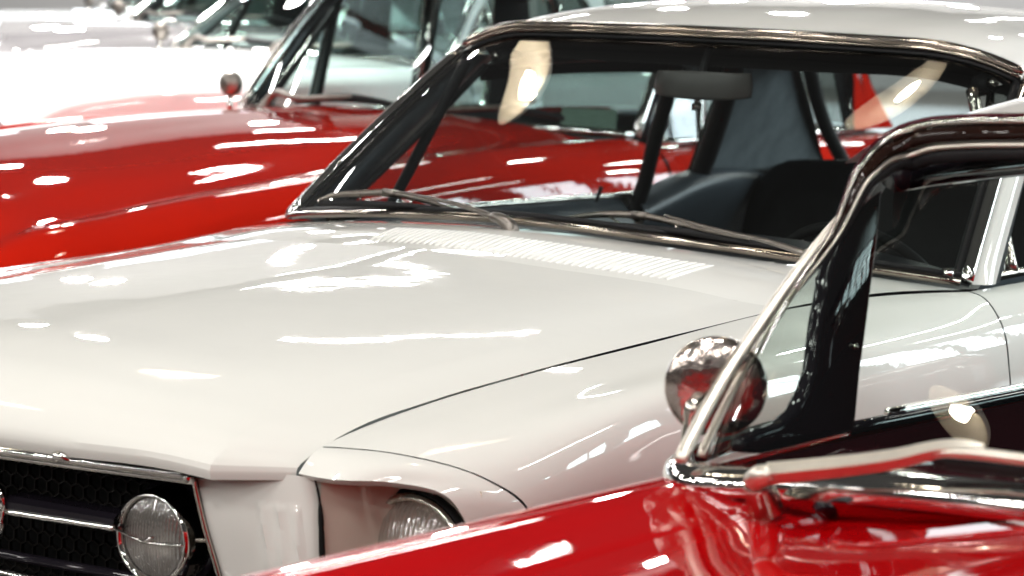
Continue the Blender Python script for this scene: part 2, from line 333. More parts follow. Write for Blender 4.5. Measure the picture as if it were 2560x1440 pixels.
# ---- headlight bezels
seam = [(-.0265, .5605, .8255), (-.071, .652, .8215), (-.146, .727, .790), (-.200, .753, .748), (-.220, .758, .69), (-.235, .750, .50)]
brow = [(.010, .5565, .7975), (.020, .618, .7995), (-.030, .672, .796), (-.078, .716, .778), (-.108, .732, .73), (-.125, .732, .50)]
bez = [tuple((V3(*a)+V3(*b))/2+V3(.004, .004, .006)) for a, b in zip(seam, brow)]
lipb = [tuple(V3(*b)+V3(-.012, -.004, -.008)) for b in brow]
lipc = [tuple(V3(*b)+V3(-.05, -.012, -.012)) for b in brow]
for sgn in (1, -1):
    q = (lambda g: g) if sgn > 0 else mir
    MB().grid(q(np.concatenate([loft([seam, bez, brow], 9, 34)[:-1], loft([brow, lipb, lipc], 5, 34)], 0))).build('headlight_bezel', M['white'], car, sharp=60)
    # bucket wall around the lamp and front panel with its stamped gills
    c = V3(-.105, .650*sgn, .694)
    bk = MB()
    yin = .588*sgn
    bk.grid(loft([[(.006, yin, .7945), (.004, yin, .72), (-.006, yin, .60)], [(-.03, yin+.012*sgn, .793), (-.03, yin+.012*sgn, .72), (-.04, yin+.012*sgn, .60)], [(-.105, yin+.045*sgn, .785), (-.105, yin+.03*sgn, .72), (-.105, yin+.05*sgn, .60)], [(-.125, .735*sgn, .78), (-.125, .735*sgn, .70), (-.125, .735*sgn, .60)]], 18, 16))
    bk.build('headlight_bucket', M['white_flat'], car)
    MB().tube([(.008, .5795*sgn, .796), (.007, .588*sgn, .765), (.008, .590*sgn, .755), (.006, .593*sgn, .70), (-.004, .594*sgn, .60)], [.0012, .0016, .0034, .004, .004], 6, 24).build('panel_gap', M['void'], car)
    gp = MB()
    g = loft([[(.028, .412*sgn, .7785), (.022, .425*sgn, .72), (.006, .437*sgn, .655), (-.015, .444*sgn, .58)], [(.030, .47*sgn, .786), (.024, .48*sgn, .72), (.008, .49*sgn, .655), (-.012, .495*sgn, .58)], [(.012, .555*sgn, .795), (.010, .568*sgn, .72), (.0, .578*sgn, .655), (-.015, .580*sgn, .58)], [(.006, .568*sgn, .794), (.004, .580*sgn, .72), (-.006, .583*sgn, .655), (-.02, .584*sgn, .58)], [(-.05, .570*sgn, .790), (-.05, .582*sgn, .72), (-.05, .585*sgn, .655), (-.06, .586*sgn, .58)]], 60, 60)
    for i in range(60):
        for j in range(60):
            y, z = abs(g[i, j, 1]), g[i, j, 2]
            if z < .760:
                for yc in (.515, .537, .558):
                    d = (y-yc-(.76-z)*.09)/.0055
                    if abs(d) < 1: g[i, j, 0] += .0042*(1-d*d)*min(1, (.760-z)/.008)
    gp.grid(g).build('gill_panel', M['white'], car, sharp=60)
    MB().tube([(.032, .410*sgn, .778), (.026, .423*sgn, .72), (.010, .435*sgn, .655), (-.012, .442*sgn, .58)], .0035, 8, 24).build('grille_side_trim', M['chrome_worn'], car)
    hl = thing('headlight', '', '', (0, 0, 0)); del hl['label']; del hl['category']
    bpy.data.objects.remove(hl)
    ax = (1, .06*sgn, .02)
    ring = MB().lathe([(.070, -.02), (.0755, .0), (.0745, .010), (.069, .013), (.065, .005), (.064, -.005)], c, ax).build('headlight', M['chrome_worn'], car)
    MB().lathe([(.0665, .0), (.055, .012), (.037, .020), (.018, .024), (.001, .025)], c, ax).build('lens', M['lens_head'], ring)
    MB().lathe([(.066, -.004), (.052, -.022), (.033, -.040), (.001, -.052)], c, ax).build('reflector', M['chrome'], ring)
    MB().lathe([(.070, -.03), (.078, -.012), (.081, .002), (.076, .004)], c, ax).build('rubber_seal', M['void'], ring)
# ---- grille
gr = MB()
gr.grid(np.array([[(-.06, -.46, .80), (-.09, -.46, .55)], [(-.06, .46, .80), (-.09, .46, .55)]]))
gr.grid(np.array([[(-.06, -.46, .787), (.085, -.46, .787)], [(-.06, .46, .787), (.075, .46, .787)]]))
gr.grid(np.array([[(-.09, .45, .80), (.02, .418, .787)], [(-.09, .45, .55), (-.02, .450, .55)]])); gr.grid(np.array([[(-.09, -.45, .80), (.02, -.418, .787)], [(-.09, -.45, .55), (-.02, -.450, .55)]]))
grille = gr.build('grille', M['void'], car, smooth=False)
hx = MB(); s_ = .0125
for r_ in range(16):
    for c_ in range(44):
        cy = -.46+c_*s_*math.sqrt(3)+(r_ % 2)*s_*math.sqrt(3)/2; cz = .785-r_*1.5*s_
        if abs(cy) > .44 or cz < .56: continue
        x0 = -.045-(.80-cz)*.10
        for k in (0, 1, 2):
            a0, a1 = R(30+60*k), R(90+60*k)
            p = V3(x0, cy+s_*math.cos(a0), cz+s_*math.sin(a0)); q2 = V3(x0, cy+s_*math.cos(a1), cz+s_*math.sin(a1))
            n_ = np.cross((q2-p)/np.linalg.norm(q2-p), V3(1, 0, 0))*.0011
            hx.grid(np.array([[p-n_, q2-n_], [p-n_+V3(.006, 0, 0), q2-n_+V3(.006, 0, 0)], [p+n_+V3(.006, 0, 0), q2+n_+V3(.006, 0, 0)], [p+n_, q2+n_]]))
hx.build('honeycomb_mesh', M['mesh'], grille, smooth=False)
def lipx(y): return .107-.045*(abs(y)/.44)**1.6
tr = MB()
ptsT = [(lipx(y)-.002, y, .7845+.001*(abs(y)/.43)) for y in np.linspace(-.428, .428, 40)]
tr.tube(ptsT, .0062, 10, 60)
tr.tube([(p[0]-.008, p[1], p[2]-.0085) for p in ptsT], .0045, 8, 60)
for sg in (1, -1):
    tr.tube([(lipx(.25), .245*sg-.012, .7845), (lipx(.25)+.004, .245*sg-.004, .789), (lipx(.25)+.004, .245*sg+.004, .789), (lipx(.25), .245*sg+.012, .7845)], [.004, .008, .008, .004], 10, 12)
    tr.box((lipx(.428)+.001, .428*sg, .783), (.012, .012, .013))
tr.build('grille_top_trim', M['chrome'], grille)
for sg in (1, -1):
    G = []; ed = []
    for y in np.linspace(.112, .300, 16):
        hw = .0115-.002*(y-.11)/.2; z0 = .703+.004*(y-.11)/.2; x0 = .045
        G.append([(x0-.03, y*sg, z0+hw), (x0, y*sg, z0+hw), (x0+.008, y*sg, z0+hw*.4), (x0+.008, y*sg, z0-hw*.6), (x0+.002, y*sg, z0-hw), (x0-.03, y*sg, z0-hw)])
        ed.append((x0+.008, y*sg, z0-hw*.75))
    br = MB().grid(np.array(G)).build('grille_bar', M['gloss_black'], grille, sharp=30)
    MB().tube(ed, .0042, 8).build('bar_highlight', M['chrome'], br)  # tube added as the highlight along the bar's lower edge
co = MB(); loop = []
for t in np.linspace(0, 2*math.pi, 48, False):
    cs, sn = math.cos(t), math.sin(t)
    loop.append((.055, .112*math.copysign(abs(cs)**.35, cs), .695+.037*math.copysign(abs(sn)**.5, sn)))
loop.append(loop[0]); loop.append(loop[1])
co.tube(loop, .0055, 8); co.build('emblem_frame', M['chrome'], grille)
lt = MB()
lt.tube([(.035-.03*(abs(y)/.44)**2, y, .632) for y in np.linspace(-.43, .43, 30)], .007, 8)
lt.build('grille_lower_trim', M['gloss_black'], grille)
lt = MB(); lt.tube([(.05-.03*(abs(y)/.44)**2, y, .612) for y in np.linspace(-.43, .43, 30)], .006, 8, flat=.8); lt.build('grille_lower_moulding', M['chrome'], grille)
MB().sym(loft([[(.05, 0, .606), (.06, 0, .56), (.02, 0, .45), (-.10, 0, .36)], [(.03, .43, .606), (.04, .45, .56), (.0, .46, .45), (-.10, .46, .36)], [(-.06, .60, .60), (-.03, .60, .56), (-.06, .62, .45), (-.14, .62, .36)], [(-.13, .735, .60), (-.12, .735, .56), (-.16, .74, .45), (-.22, .70, .36)]], 20, 12)).build('valance', M['white'], car)
MB().tube([(-.22, -.86, .47), (-.0, -.83, .47), (.085, -.6, .475), (.11, 0, .475), (.085, .6, .475), (.0, .83, .47), (-.22, .86, .47)], .05, 12, 50, flat=.9).build('bumper', M['chrome'], car)
# ---- fog lamps
for sgn in (1, -1):
    c = V3(.025, .345*sgn, .690)
    shell = MB().lathe([(.001, -.085), (.03, -.08), (.056, -.065), (.070, -.046), (.0715, -.040), (.069, -.036), (.062, -.034)], c, (1, 0, 0)).build('fog_lamp', M['gloss_black'], grille)
    MB().lathe([(.0640, -.036), (.0635, -.026), (.0605, -.006), (.0585, .004), (.0565, .010), (.0530, .010), (.0515, .003)], c, (1, 0, 0)).build('rim', M['chrome'], shell)
    MB().lathe([(.052, .002), (.04, .007), (.02, .010), (.001, .011)], c, (1, 0, 0)).build('lens', M['lens'], shell)
    MB().lathe([(.051, -.001), (.04, -.02), (.02, -.032), (.001, -.035)], c, (1, 0, 0)).build('reflector', M['steel'], shell)
    cb = MB().tube([c+V3(.0105, -.054, .004), c+V3(.013, -.012, -.004), c+V3(.014, 0, -.004), c+V3(.013, .012, -.004), c+V3(.0105, .054, -.001)], .0018, 8, 20)
    cb.tube([c+V3(.013, -.008, -.006), c+V3(.014, .0, -.001), c+V3(.014, .008, .004)], [.0022, .0035, .0015], 8, 10)
    cb.build('cross_bar', M['chrome'], shell)
    MB().tube([c+V3(-.04, .06*sgn, 0), c+V3(-.03, .078*sgn, 0), c+V3(-.02, .09*sgn, .002)], .006, 8, 8).build('bracket', M['chrome_worn'], shell)
# ---- windshield, roof, glass house
def ws_top(y): return V3(-1.98-.085*(y/.6)**2, y, 1.306-.010*(abs(y)/.6)**2-.050*(max(0, abs(y)-.42)/.22)**2.2)
NB = 61
ss = np.linspace(-1, 1, NB)
G = []
for s in ss:
    b = ws_base(.715*s); t = ws_top(.622*s); bl = []
    for k in np.linspace(0, 1, 17):
        p = b+(t-b)*k; nrm = V3(.5, 0, .86)
        bl.append(p+nrm*.040*k*(1-k))
    G.append(bl)
Gw = np.array(G)
wsh = MB().grid(Gw).build('windshield', M['glass'], car)
# trim frame around it
tb = MB()
tb.tube([Gw[i, 0]+V3(.012, 0, .002) for i in range(NB)], .011, 10, flat=.7); tb.build('windshield_lower_trim', M['chrome_dark'], wsh)
tb = MB(); tb.tube([Gw[i, 0]+V3(-.012, 0, .010) for i in range(NB)], .007, 8, flat=.8); tb.build('windshield_seal', M['rubber'], wsh)
top = [Gw[i, -1] for i in range(NB)]
tb = MB(); tb.tube([p+V3(.004, 0, .013) for p in top], .0085, 8, flat=1.2); tb.tube([p+V3(.012, 0, .0045) for p in top], .0045, 8, flat=1.0); tb.build('windshield_upper_trim', M['chrome_dark'], wsh)
tb = MB(); tb.tube([p+V3(.006, 0, -.006) for p in top], .006, 8, flat=1.); tb.build('upper_seal', M['rubber'], wsh)
for sgn in (1, -1):
    e0 = Gw[-1 if sgn > 0 else 0]
    MB().tube([p+V3(.004, .010*sgn, .004) for p in e0], .012, 8, flat=.6).build('pillar_trim', M['chrome'], wsh)
    MB().tube([p+V3(.0, -.012*sgn, .0) for p in e0], .008, 8).build('pillar_seal', M['rubber'], wsh)
    # body coloured pillar behind the trim, dark inner face
    rows = []
    for p in e0[::2]:
        rows.append([p+V3(-.005, .016*sgn, -.002), p+V3(-.03, .030*sgn, -.004), p+V3(-.075, .030*sgn, -.006), p+V3(-.095, .012*sgn, -.008)])
    rows = np.array(rows)
    MB().grid(rows).build('pillar', M['white'], car)
    rows = []
    for i, p in enumerate(e0[::2]):
        wv = .13-.03*i/8
        rows.append([p+V3(-.008, .010*sgn, -.008), p+V3(-.02, -.012*sgn, -.006), p+V3(-.05, -.020*sgn, -.008), p+V3(-wv, -.012*sgn, -.010), p+V3(-wv-.004, .014*sgn, -.010)])
    MB().grid(np.array(rows)).build('pillar_garnish', M['vinyl_blue'], car)
# roof skin
rc = [(-1.985, 0, 1.325), (-2.12, 0, 1.352), (-2.4, 0, 1.382), (-2.8, 0, 1.390), (-3.15, 0, 1.370), (-3.42, 0, 1.315)]
r1 = [(-1.995, .25, 1.323), (-2.14, .25, 1.349), (-2.41, .25, 1.378), (-2.8, .25, 1.385), (-3.15, .25, 1.365), (-3.42, .25, 1.311)]
r2 = [(-2.030, .47, 1.311), (-2.16, .47, 1.335), (-2.42, .46, 1.356), (-2.8, .46, 1.361), (-3.15, .46, 1.343), (-3.44, .46, 1.297)]
r3 = [(-2.055, .555, 1.289), (-2.17, .555, 1.314), (-2.42, .555, 1.327), (-2.8, .555, 1.330), (-3.15, .555, 1.315), (-3.45, .55, 1.275)]
r4 = [(-2.075, .612, 1.265), (-2.18, .605, 1.283), (-2.42, .612, 1.290), (-2.8, .615, 1.290), (-3.15, .61, 1.278), (-3.46, .60, 1.245)]
r5 = [(-2.08, .612, 1.250), (-2.18, .615, 1.256), (-2.42, .622, 1.262), (-2.8, .625, 1.262), (-3.15, .62, 1.250), (-3.46, .61, 1.22)]
MB().sym(loft([rc, r1, r2, r3, r4, r5], 34, 40)).build('roof', M['white'], car)
dn = lambda r, d: [(p[0]-.008, p[1]*.97, p[2]-d) for p in r]
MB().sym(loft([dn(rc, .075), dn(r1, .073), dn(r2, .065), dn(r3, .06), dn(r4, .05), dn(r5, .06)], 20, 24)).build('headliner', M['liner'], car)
MB().sym(np.array([[(-2.01, 0, 1.305), (-2.10, 0, 1.262)], [(-2.02, .25, 1.300), (-2.11, .25, 1.259)], [(-2.06, .5, 1.288), (-2.14, .5, 1.247)], [(-2.09, .59, 1.262), (-2.15, .59, 1.225)]])).build('sun_visor', M['liner'], car)
# side rails, side glass and sail panels
for sgn in (1, -1):
    S = lambda x, z: V3(x, (.672-(z-.95)*.41+ .004)*sgn, z)
    rail = [S(-2.08, 1.245), S(-2.4, 1.258), S(-2.8, 1.258), S(-3.14, 1.245)]
    MB().tube(rail, .011, 8, 30).build('drip_rail', M['chrome_worn'], car)
    MB().tube([p+V3(0, -.02*sgn, -.004) for p in rail], .022, 8, 30).build('window_seal', M['rubber'], car)
    sill = [S(-1.70, .915), S(-2.2, .912), S(-2.65, .908), S(-2.95, .908), S(-3.08, .925), S(-3.17, .955)]
    MB().tube(sill, .008, 8, 30).build('sill_trim', M['chrome_worn'], car)
    # vent window frame
    vf = MB().tube([S(-1.90, .915), S(-1.935, 1.05), S(-1.98, 1.235)], .012, 8, 16); vf.tube([S(-1.73, .93), S(-1.86, 1.04), S(-2.06, 1.225)], .008, 8, 16)
    vf.build('vent_window_frame', M['rubber'] if sgn < 0 else M['chrome_worn'], car)
    MB().tube([S(-1.905, .925)+V3(0, -.02*sgn, 0), S(-1.885, .945)+V3(0, -.03*sgn, 0)], [.008, .005], 8).build('vent_latch', M['chrome'], car)
    MB().tube([S(-2.905, .85)+V3(0, -.03*sgn, 0), S(-2.905, .90)+V3(0, -.03*sgn, 0), S(-2.88, 1.05)+V3(0, -.02*sgn, 0), S(-2.85, 1.25)+V3(0, -.01*sgn, 0)], [.022, .019, .019, .019], 8, 20).build('window_divider', M['rubber'], car)
    # door and quarter glass
    gp = MB(); Gs = []
    for x0, x1 in ((-1.72, -2.10), (-2.2, -2.3), (-2.6, -2.62), (-2.9, -2.87), (-3.05, -3.0), (-3.17, -3.14)):
        zb = .91 if x0 > -2.95 else (.925 if x0 > -3.1 else .955)
        Gs.append([S(x0+(x1-x0)*k, zb+(1.25-zb)*k) for k in np.linspace(0, 1, 6)])
    gp.grid(np.array(Gs)).build('side_window', M['glass'], car)
    # sail panel outside and inside
    out = loft([[S(-3.14, 1.25), S(-3.3, 1.24), S(-3.46, 1.22)], [S(-3.15, 1.10), S(-3.42, 1.09), S(-3.66, 1.09)], [S(-3.17, .95), S(-3.55, .93), S(-3.93, .92)], [S(-3.17, .90), S(-3.55, .90), S(-4.0, .90)]], 14, 12)
    MB().grid(out+V3(0, .012*sgn, 0)).build('sail_panel', M['white'], car)
    MB().grid(out+V3(0, -.025*sgn, 0)).build('sail_trim', M['sail'], car)
    MB().tube([S(-3.165, .93)+V3(.0, -.03*sgn, 0), S(-3.14, 1.1)+V3(0, -.03*sgn, 0), S(-3.10, 1.25)+V3(0, -.03*sgn, 0)], .026, 8, 14).build('quarter_post', M['rubber'], car)
    # backlight surround
    MB().tube([S(-3.93, .94)+V3(-.02, -.05*sgn, 0), S(-3.66, 1.09)+V3(0, -.05*sgn, 0), S(-3.43, 1.25)+V3(0, -.05*sgn, 0)], .020, 8, 14).build('backlight_seal', M['rubber'], car)
    # door and quarter trim inside
    pn = loft([[S(-1.75, .905), S(-2.4, .905), S(-2.86, .898)], [S(-1.75, .86)+V3(0, -.045*sgn, 0), S(-2.4, .86)+V3(0, -.045*sgn, 0), S(-2.86, .86)+V3(0, -.05*sgn, 0)], [S(-1.75, .60)+V3(0, -.09*sgn, 0), S(-2.4, .60)+V3(0, -.09*sgn, 0), S(-2.86, .60)+V3(0, -.09*sgn, 0)]], 12, 12)
    MB().grid(pn).build('door_trim', M['vinyl_blue'], car)
    MB().tube([S(-2.70, .90)+V3(0, -.03*sgn, 0), S(-2.70, .935)+V3(0, -.03*sgn, 0)], [.004, .006], 8).build('lock_button', M['rubber'], car)
    qt = loft([[S(-2.90, .895), S(-3.0, .925), S(-3.10, .948), S(-3.48, .945)], [S(-2.89, .875)+V3(0, -.06*sgn, 0), S(-3.0, .905)+V3(0, -.06*sgn, 0), S(-3.10, .935)+V3(0, -.06*sgn, 0), S(-3.48, .93)+V3(0, -.06*sgn, 0)], [S(-2.88, .80)+V3(0, -.09*sgn, 0), S(-3.0, .82)+V3(0, -.09*sgn, 0), S(-3.1, .82)+V3(0, -.09*sgn, 0), S(-3.48, .82)+V3(0, -.09*sgn, 0)], [S(-2.88, .5)+V3(0, -.1*sgn, 0), S(-3.0, .5)+V3(0, -.1*sgn, 0), S(-3.1, .5)+V3(0, -.1*sgn, 0), S(-3.48, .5)+V3(0, -.1*sgn, 0)]], 16, 20)
    MB().grid(qt).build('quarter_trim', M['vinyl_blue'], car)
    wheel(car, -.80, .845*sgn, side=sgn); wheel(car, -3.55, .845*sgn, side=sgn)
MB().grid(np.array([[(-3.43, y, 1.265-abs(y)*.03), (-3.66, y*1.05, 1.10), (-3.93, y*1.12, .945)] for y in np.linspace(-.55, .55, 12)])).build('rear_window', M['glass'], car)
# cabin
ds = MB(); G = []
for y in np.linspace(-.66, .66, 40):
    b = ws_base(y*1.02)+V3(-.03, 0, -.022); hump = .028*(math.exp(-((y+.36)/.25)**4)+math.exp(-((y-.33)/.24)**4))
    G.append([b, b+V3(-.16, 0, -.012+.5*hump), b+V3(-.34, 0, -.022+hump), b+V3(-.40, 0, -.05+hump), b+V3(-.42, 0, -.20)])
dash = ds.grid(np.array(G)).build('dashboard', M['vinyl'], car)
whl = MB(); cs = V3(-1.98, .36, .81); axv = Vector((-.86, 0, .5)).normalized(); a_ = Vector((0, 1, 0)); b_ = axv.cross(a_)
lp = [tuple(Vector(cs)+(a_*math.cos(t)+b_*math.sin(t))*.185) for t in np.linspace(0, 2*math.pi, 49)]
whl.tube(lp, .011, 8)
for t in (0.2, math.pi-.2, -math.pi/2): whl.tube([tuple(cs), tuple(Vector(cs)+(a_*math.cos(t)+b_*math.sin(t))*.18)], .01, 6)
whl.build('steering_wheel', M['void'], car)
def seat(name, x, y, wid, top, depth=.5):
    f = [-.5, -.46, -.36, -.15, .0, .15, .36, .46, .5]
    rw = lambda xx, zz, rnd: [(xx-(.04 if abs(k) < .4 else 0)*rnd, y+k*wid, zz-(.07*rnd if abs(k) == .5 else (.02*rnd if abs(k) > .4 else 0))) for k in f]
    return MB().grid(loft([rw(x-.06, top-.04, 1), rw(x, top, 1), rw(x+.04, top-.04, 1), rw(x+.10, top-.3, .5), rw(x+.18, .44, .3), rw(x+.2+depth, .42, .3)], 30, 26)).build(name, M['vinyl'], car)
seat('front_seat', -2.62, -.36, .54, .80); seat('front_seat', -2.62, .36, .54, .80)
seat('rear_seat', -3.42, -.0, 1.24, .985)
MB().grid(np.array([[(-3.46, -.62, .955), (-3.93, -.66, .945)], [(-3.46, .62, .955), (-3.93, .66, .945)]])).build('parcel_shelf', M['vinyl'], car)
MB().grid(np.array([[(-1.5, -.75, .30), (-3.9, -.75, .30)], [(-1.5, .75, .30), (-3.9, .75, .30)]])).build('cabin_floor', M['vinyl'], car)
# mirror on the windshield
mrb = MB().grid(loft([[(-2.0, -.098, 1.195), (-2.0, -.10, 1.212), (-2.0, -.094, 1.232)], [(-1.975, -.06, 1.192), (-1.972, -.06, 1.214), (-1.975, -.06, 1.236)], [(-1.965, 0, 1.190), (-1.962, 0, 1.214), (-1.965, 0, 1.238)], [(-1.975, .06, 1.192), (-1.972, .06, 1.216), (-1.975, .06, 1.238)], [(-2.0, .088, 1.197), (-2.0, .09, 1.216), (-2.0, .084, 1.236)]], 20, 10))
mm = mrb.build('rearview_mirror', M['grey_plastic'], car, solid=.02)
MB().tube([(-1.97, 0, 1.212), (-1.985, -.005, 1.245), (-2.02, -.01, 1.285)], [.012, .008, .008], 8, 10).build('mirror_stem', M['rubber'], mm)
MB().tube([(-1.966, -.005, 1.190), (-1.966, -.005, 1.178)], [.003, .006], 6).box((-1.966, -.005, 1.172), (.008, .018, .014)).build('mirror_charm', M['chrome_worn'], mm)
# wipers
def wiper(pivot, knee, elbow, tip, blade, rubber):
    a = MB().tube([V3(*pivot)+V3(0, 0, -.03), V3(*pivot), V3(*knee)*.5+V3(*pivot)*.5+V3(.004, 0, .006), knee], [.015, .013, .0105, .0085], 12, 14).build('wiper', M['steel'], car)
    MB().lathe([(.021, -.004), (.021, .006), (.014, .010)], V3(*pivot)+V3(.004, 0, -.026), (.25, 0, 1), 20).build('pivot_collar', M['rubber'], a)
    k, e, t = V3(*knee), V3(*elbow), V3(*tip)
    MB().tube([k, k+(e-k)*.5+V3(0, 0, .003), e, t], [.0085, .0065, .0045, .0035], 8, 24, flat=.7).build('wiper_arm', M['steel'], a)
    bl = MB().tube(blade, [.002, .0035, .0042, .0045, .0042, .0035, .002], 8, 40, flat=1.4)
    m_ = [V3(*p) for p in blade]
    bl.box(tuple(m_[len(m_)//2]), (.010, .03, .014))
    bl.build('wiper_blade', M['steel'], a)
    MB().tube(rubber, .0035, 6, 20, flat=2.0).build('blade_rubber', M['rubber'], a)
    for i in (0, 2, 4, 6):
        p = hermite(blade, 7)[i]; q2 = hermite(rubber, 7)[i]; MB().tube([p, q2], .0022, 6).build('blade_claw', M['chrome_worn'], a)
wiper((-1.285, .015, .976), (-1.295, -.030, .992), (-1.352, -.195, 1.008), (-1.376, -.300, 1.013),
      [(-1.377, -.473, .984), (-1.396, -.456, .992), (-1.409, -.401, 1.0), (-1.418, -.340, 1.005), (-1.410, -.280, 1.001), (-1.398, -.225, .995), (-1.384, -.170, .987)],
      [(-1.379, -.473, .978), (-1.390, -.386, .983), (-1.395, -.282, .986), (-1.387, -.172, .983)])
wiper((-1.30, .62, .965), (-1.302, .575, .979), (-1.338, .41, .999), (-1.372, .270, 1.014),
      [(-1.373, .055, .987), (-1.391, .085, .996), (-1.405, .135, 1.003), (-1.408, .20, 1.006), (-1.400, .27, 1.001), (-1.388, .345, .994), (-1.375, .43, .988)],
      [(-1.385, .052, .985), (-1.394, .177, .986), (-1.393, .289, .986), (-1.385, .428, .985)])
MB().tube([(-1.60, .69, .935), (-1.66, .70, .93), (-1.75, .71, .925)], .01, 8, 10).build('pillar_foot_trim', M['chrome'], car)

# ================================================================== the red car in front, white roof
TH = R(-3.5)
tb_ = thing('parked_car', 'deep red car with cream roof and wraparound windshield, nearest at the lower right', 'car', (.2296, 1.9528, 0), TH, GROUP)
def tside(prof_u):                                       # right half is seen; both halves are built
    return prof_u
us = [-.10, .10, .35, .70, 1.05, 1.35, 1.52, 1.58]
def trow(v, zs, dv=None): return [(u, v+(0 if dv is None else dv[i]), z) for i, (u, z) in enumerate(zip(us, zs))]
rows = [trow(0.0, [.962, .962, .955, .945, .93, .905, .86, .80]),
        trow(.20, [.955, .955, .950, .942, .928, .90, .855, .79]),
        trow(.38, [.920, .924, .914, .907, .897, .877, .83, .77]),
        trow(.52, [.898, .897, .889, .883, .876, .860, .82, .75]),
        trow(.64, [.884, .881, .876, .872, .868, .856, .82, .75]),
        trow(.74, [.888, .885, .882, .880, .878, .870, .838, .765]),
        trow(.80, [.892, .8915, .8905, .890, .889, .883, .855, .78]),
        trow(.838, [.884, .884, .884, .884, .883, .875, .85, .76]),
        trow(.868, [.85, .85, .85, .85, .85, .842, .82, .73]),
        trow(.882, [.78, .78, .78, .78, .78, .77, .75, .68]),
        trow(.885, [.62, .62, .62, .62, .62, .62, .61, .58]),
        trow(.87, [.40, .40, .40, .40, .40, .40, .42, .45]),
        trow(.82, [.22, .22, .22, .22, .22, .22, .24, .28])]
Gt = loft(rows, 96, 60)
kh = int(round(4.4/12*95))
MB().sym(Gt[:kh+1]).build('hood', M['deep_red'], tb_)
for sgn in (1, -1):
    g = Gt[kh:].copy(); g[0] += V3(0, .003, -.003)
    MB().grid(g if sgn > 0 else mir(g)).build('fender', M['deep_red'], tb_)
fr = MB().sym(loft([[(1.58, 0, .80), (1.63, 0, .62), (1.60, 0, .45), (1.52, 0, .28)], [(1.58, .52, .75), (1.62, .5, .6), (1.60, .5, .45), (1.5, .5, .28)], [(1.58, .868, .73), (1.60, .87, .6), (1.58, .86, .45), (1.45, .82, .28)]], 14, 12)).build('front_panel', M['deep_red'], tb_)
MB().tube([(1.35, -.92, .48), (1.62, -.86, .48), (1.72, -.5, .48), (1.74, 0, .48), (1.72, .5, .48), (1.62, .86, .48), (1.35, .92, .48)], .06, 12, 50).build('bumper', M['chrome'], tb_)
us2 = [-.104, -.5, -1.0, -1.45, -2.0, -2.6, -2.75]
def brow_(v, zs, vs_): return [(u, a, z) for u, a, z in zip(us2, vs_, zs)]
sd = loft([brow_(0, [.890, .895, .893, .89, .88, .87, .82], [.80, .80, .80, .80, .80, .79, .76]), brow_(0, [.884, .885, .884, .882, .875, .865, .81], [.838, .838, .838, .838, .83, .82, .78]), brow_(0, [.85, .85, .85, .85, .85, .84, .79], [.868, .868, .868, .868, .865, .85, .80]), brow_(0, [.62]*6+[.62], [.885, .885, .885, .885, .88, .86, .81]), brow_(0, [.22]*6+[.30], [.82, .82, .82, .82, .81, .79, .76])], 30, 30)
for sgn in (1, -1):
    MB().grid(sd if sgn > 0 else mir(sd)).build('body_side', M['deep_red'], tb_)
    wheel(tb_, .95, .90*sgn, .33, .33, sgn); wheel(tb_, -1.75, .90*sgn, .33, .33, sgn)
MB().sym(loft([[(-1.50, 0, .93), (-2.0, 0, .93), (-2.6, 0, .90), (-2.75, 0, .85)], [(-1.50, .5, .92), (-2.0, .5, .92), (-2.6, .5, .89), (-2.75, .5, .84)], [(-1.50, .80, .89), (-2.0, .80, .88), (-2.6, .79, .87), (-2.75, .76, .82)]], 12, 14)).build('trunk_lid', M['deep_red'], tb_)
MB().sym(loft([[(-2.75, 0, .85), (-2.80, 0, .6), (-2.72, 0, .3)], [(-2.75, .5, .84), (-2.80, .5, .6), (-2.72, .5, .3)], [(-2.75, .76, .82), (-2.78, .81, .6), (-2.70, .76, .3)]], 10, 8)).build('tail_panel', M['deep_red'], tb_)
# windshield base line (v > 0 side shown here is mirrored too)
baseL = [(-.30, -.835, .900), (-.17, -.845, .892), (-.075, -.838, .886), (-.022, -.79, .886), (-.012, -.735, .891), (.0, -.66, .902), (.038, -.53, .920), (.08, -.36, .937), (.115, -.18, .950), (.128, 0, .956)]
baseF = baseL+[(p[0], -p[1], p[2]) for p in baseL[-2::-1]]
n_ = 90
bp_ = hermite(baseF, n_)
band = []
for i in range(n_):
    p = bp_[i]; a = min(1, max(0, (abs(p[1])-.70)/.10)); 
    tan = bp_[min(i+1, n_-1)]-bp_[max(i-1, 0)]; nn = np.cross(tan, V3(0, 0, 1)); nn /= np.linalg.norm(nn)
    if nn[0] < 0 and abs(p[1]) < .7: nn = -nn
    if abs(p[1]) >= .7 and nn[1]*p[1] < 0: nn = -nn
    band.append([p+nn*.004+V3(0, 0, -.006), p+nn*.006+V3(0, 0, .004), p+nn*.003+V3(0, 0, .014), p-nn*.006+V3(0, 0, .022), p-nn*.016+V3(0, 0, .026), p-nn*.022+V3(0, 0, .020)])
band = np.array(band)
glassb = bp_+V3(0, 0, .020)
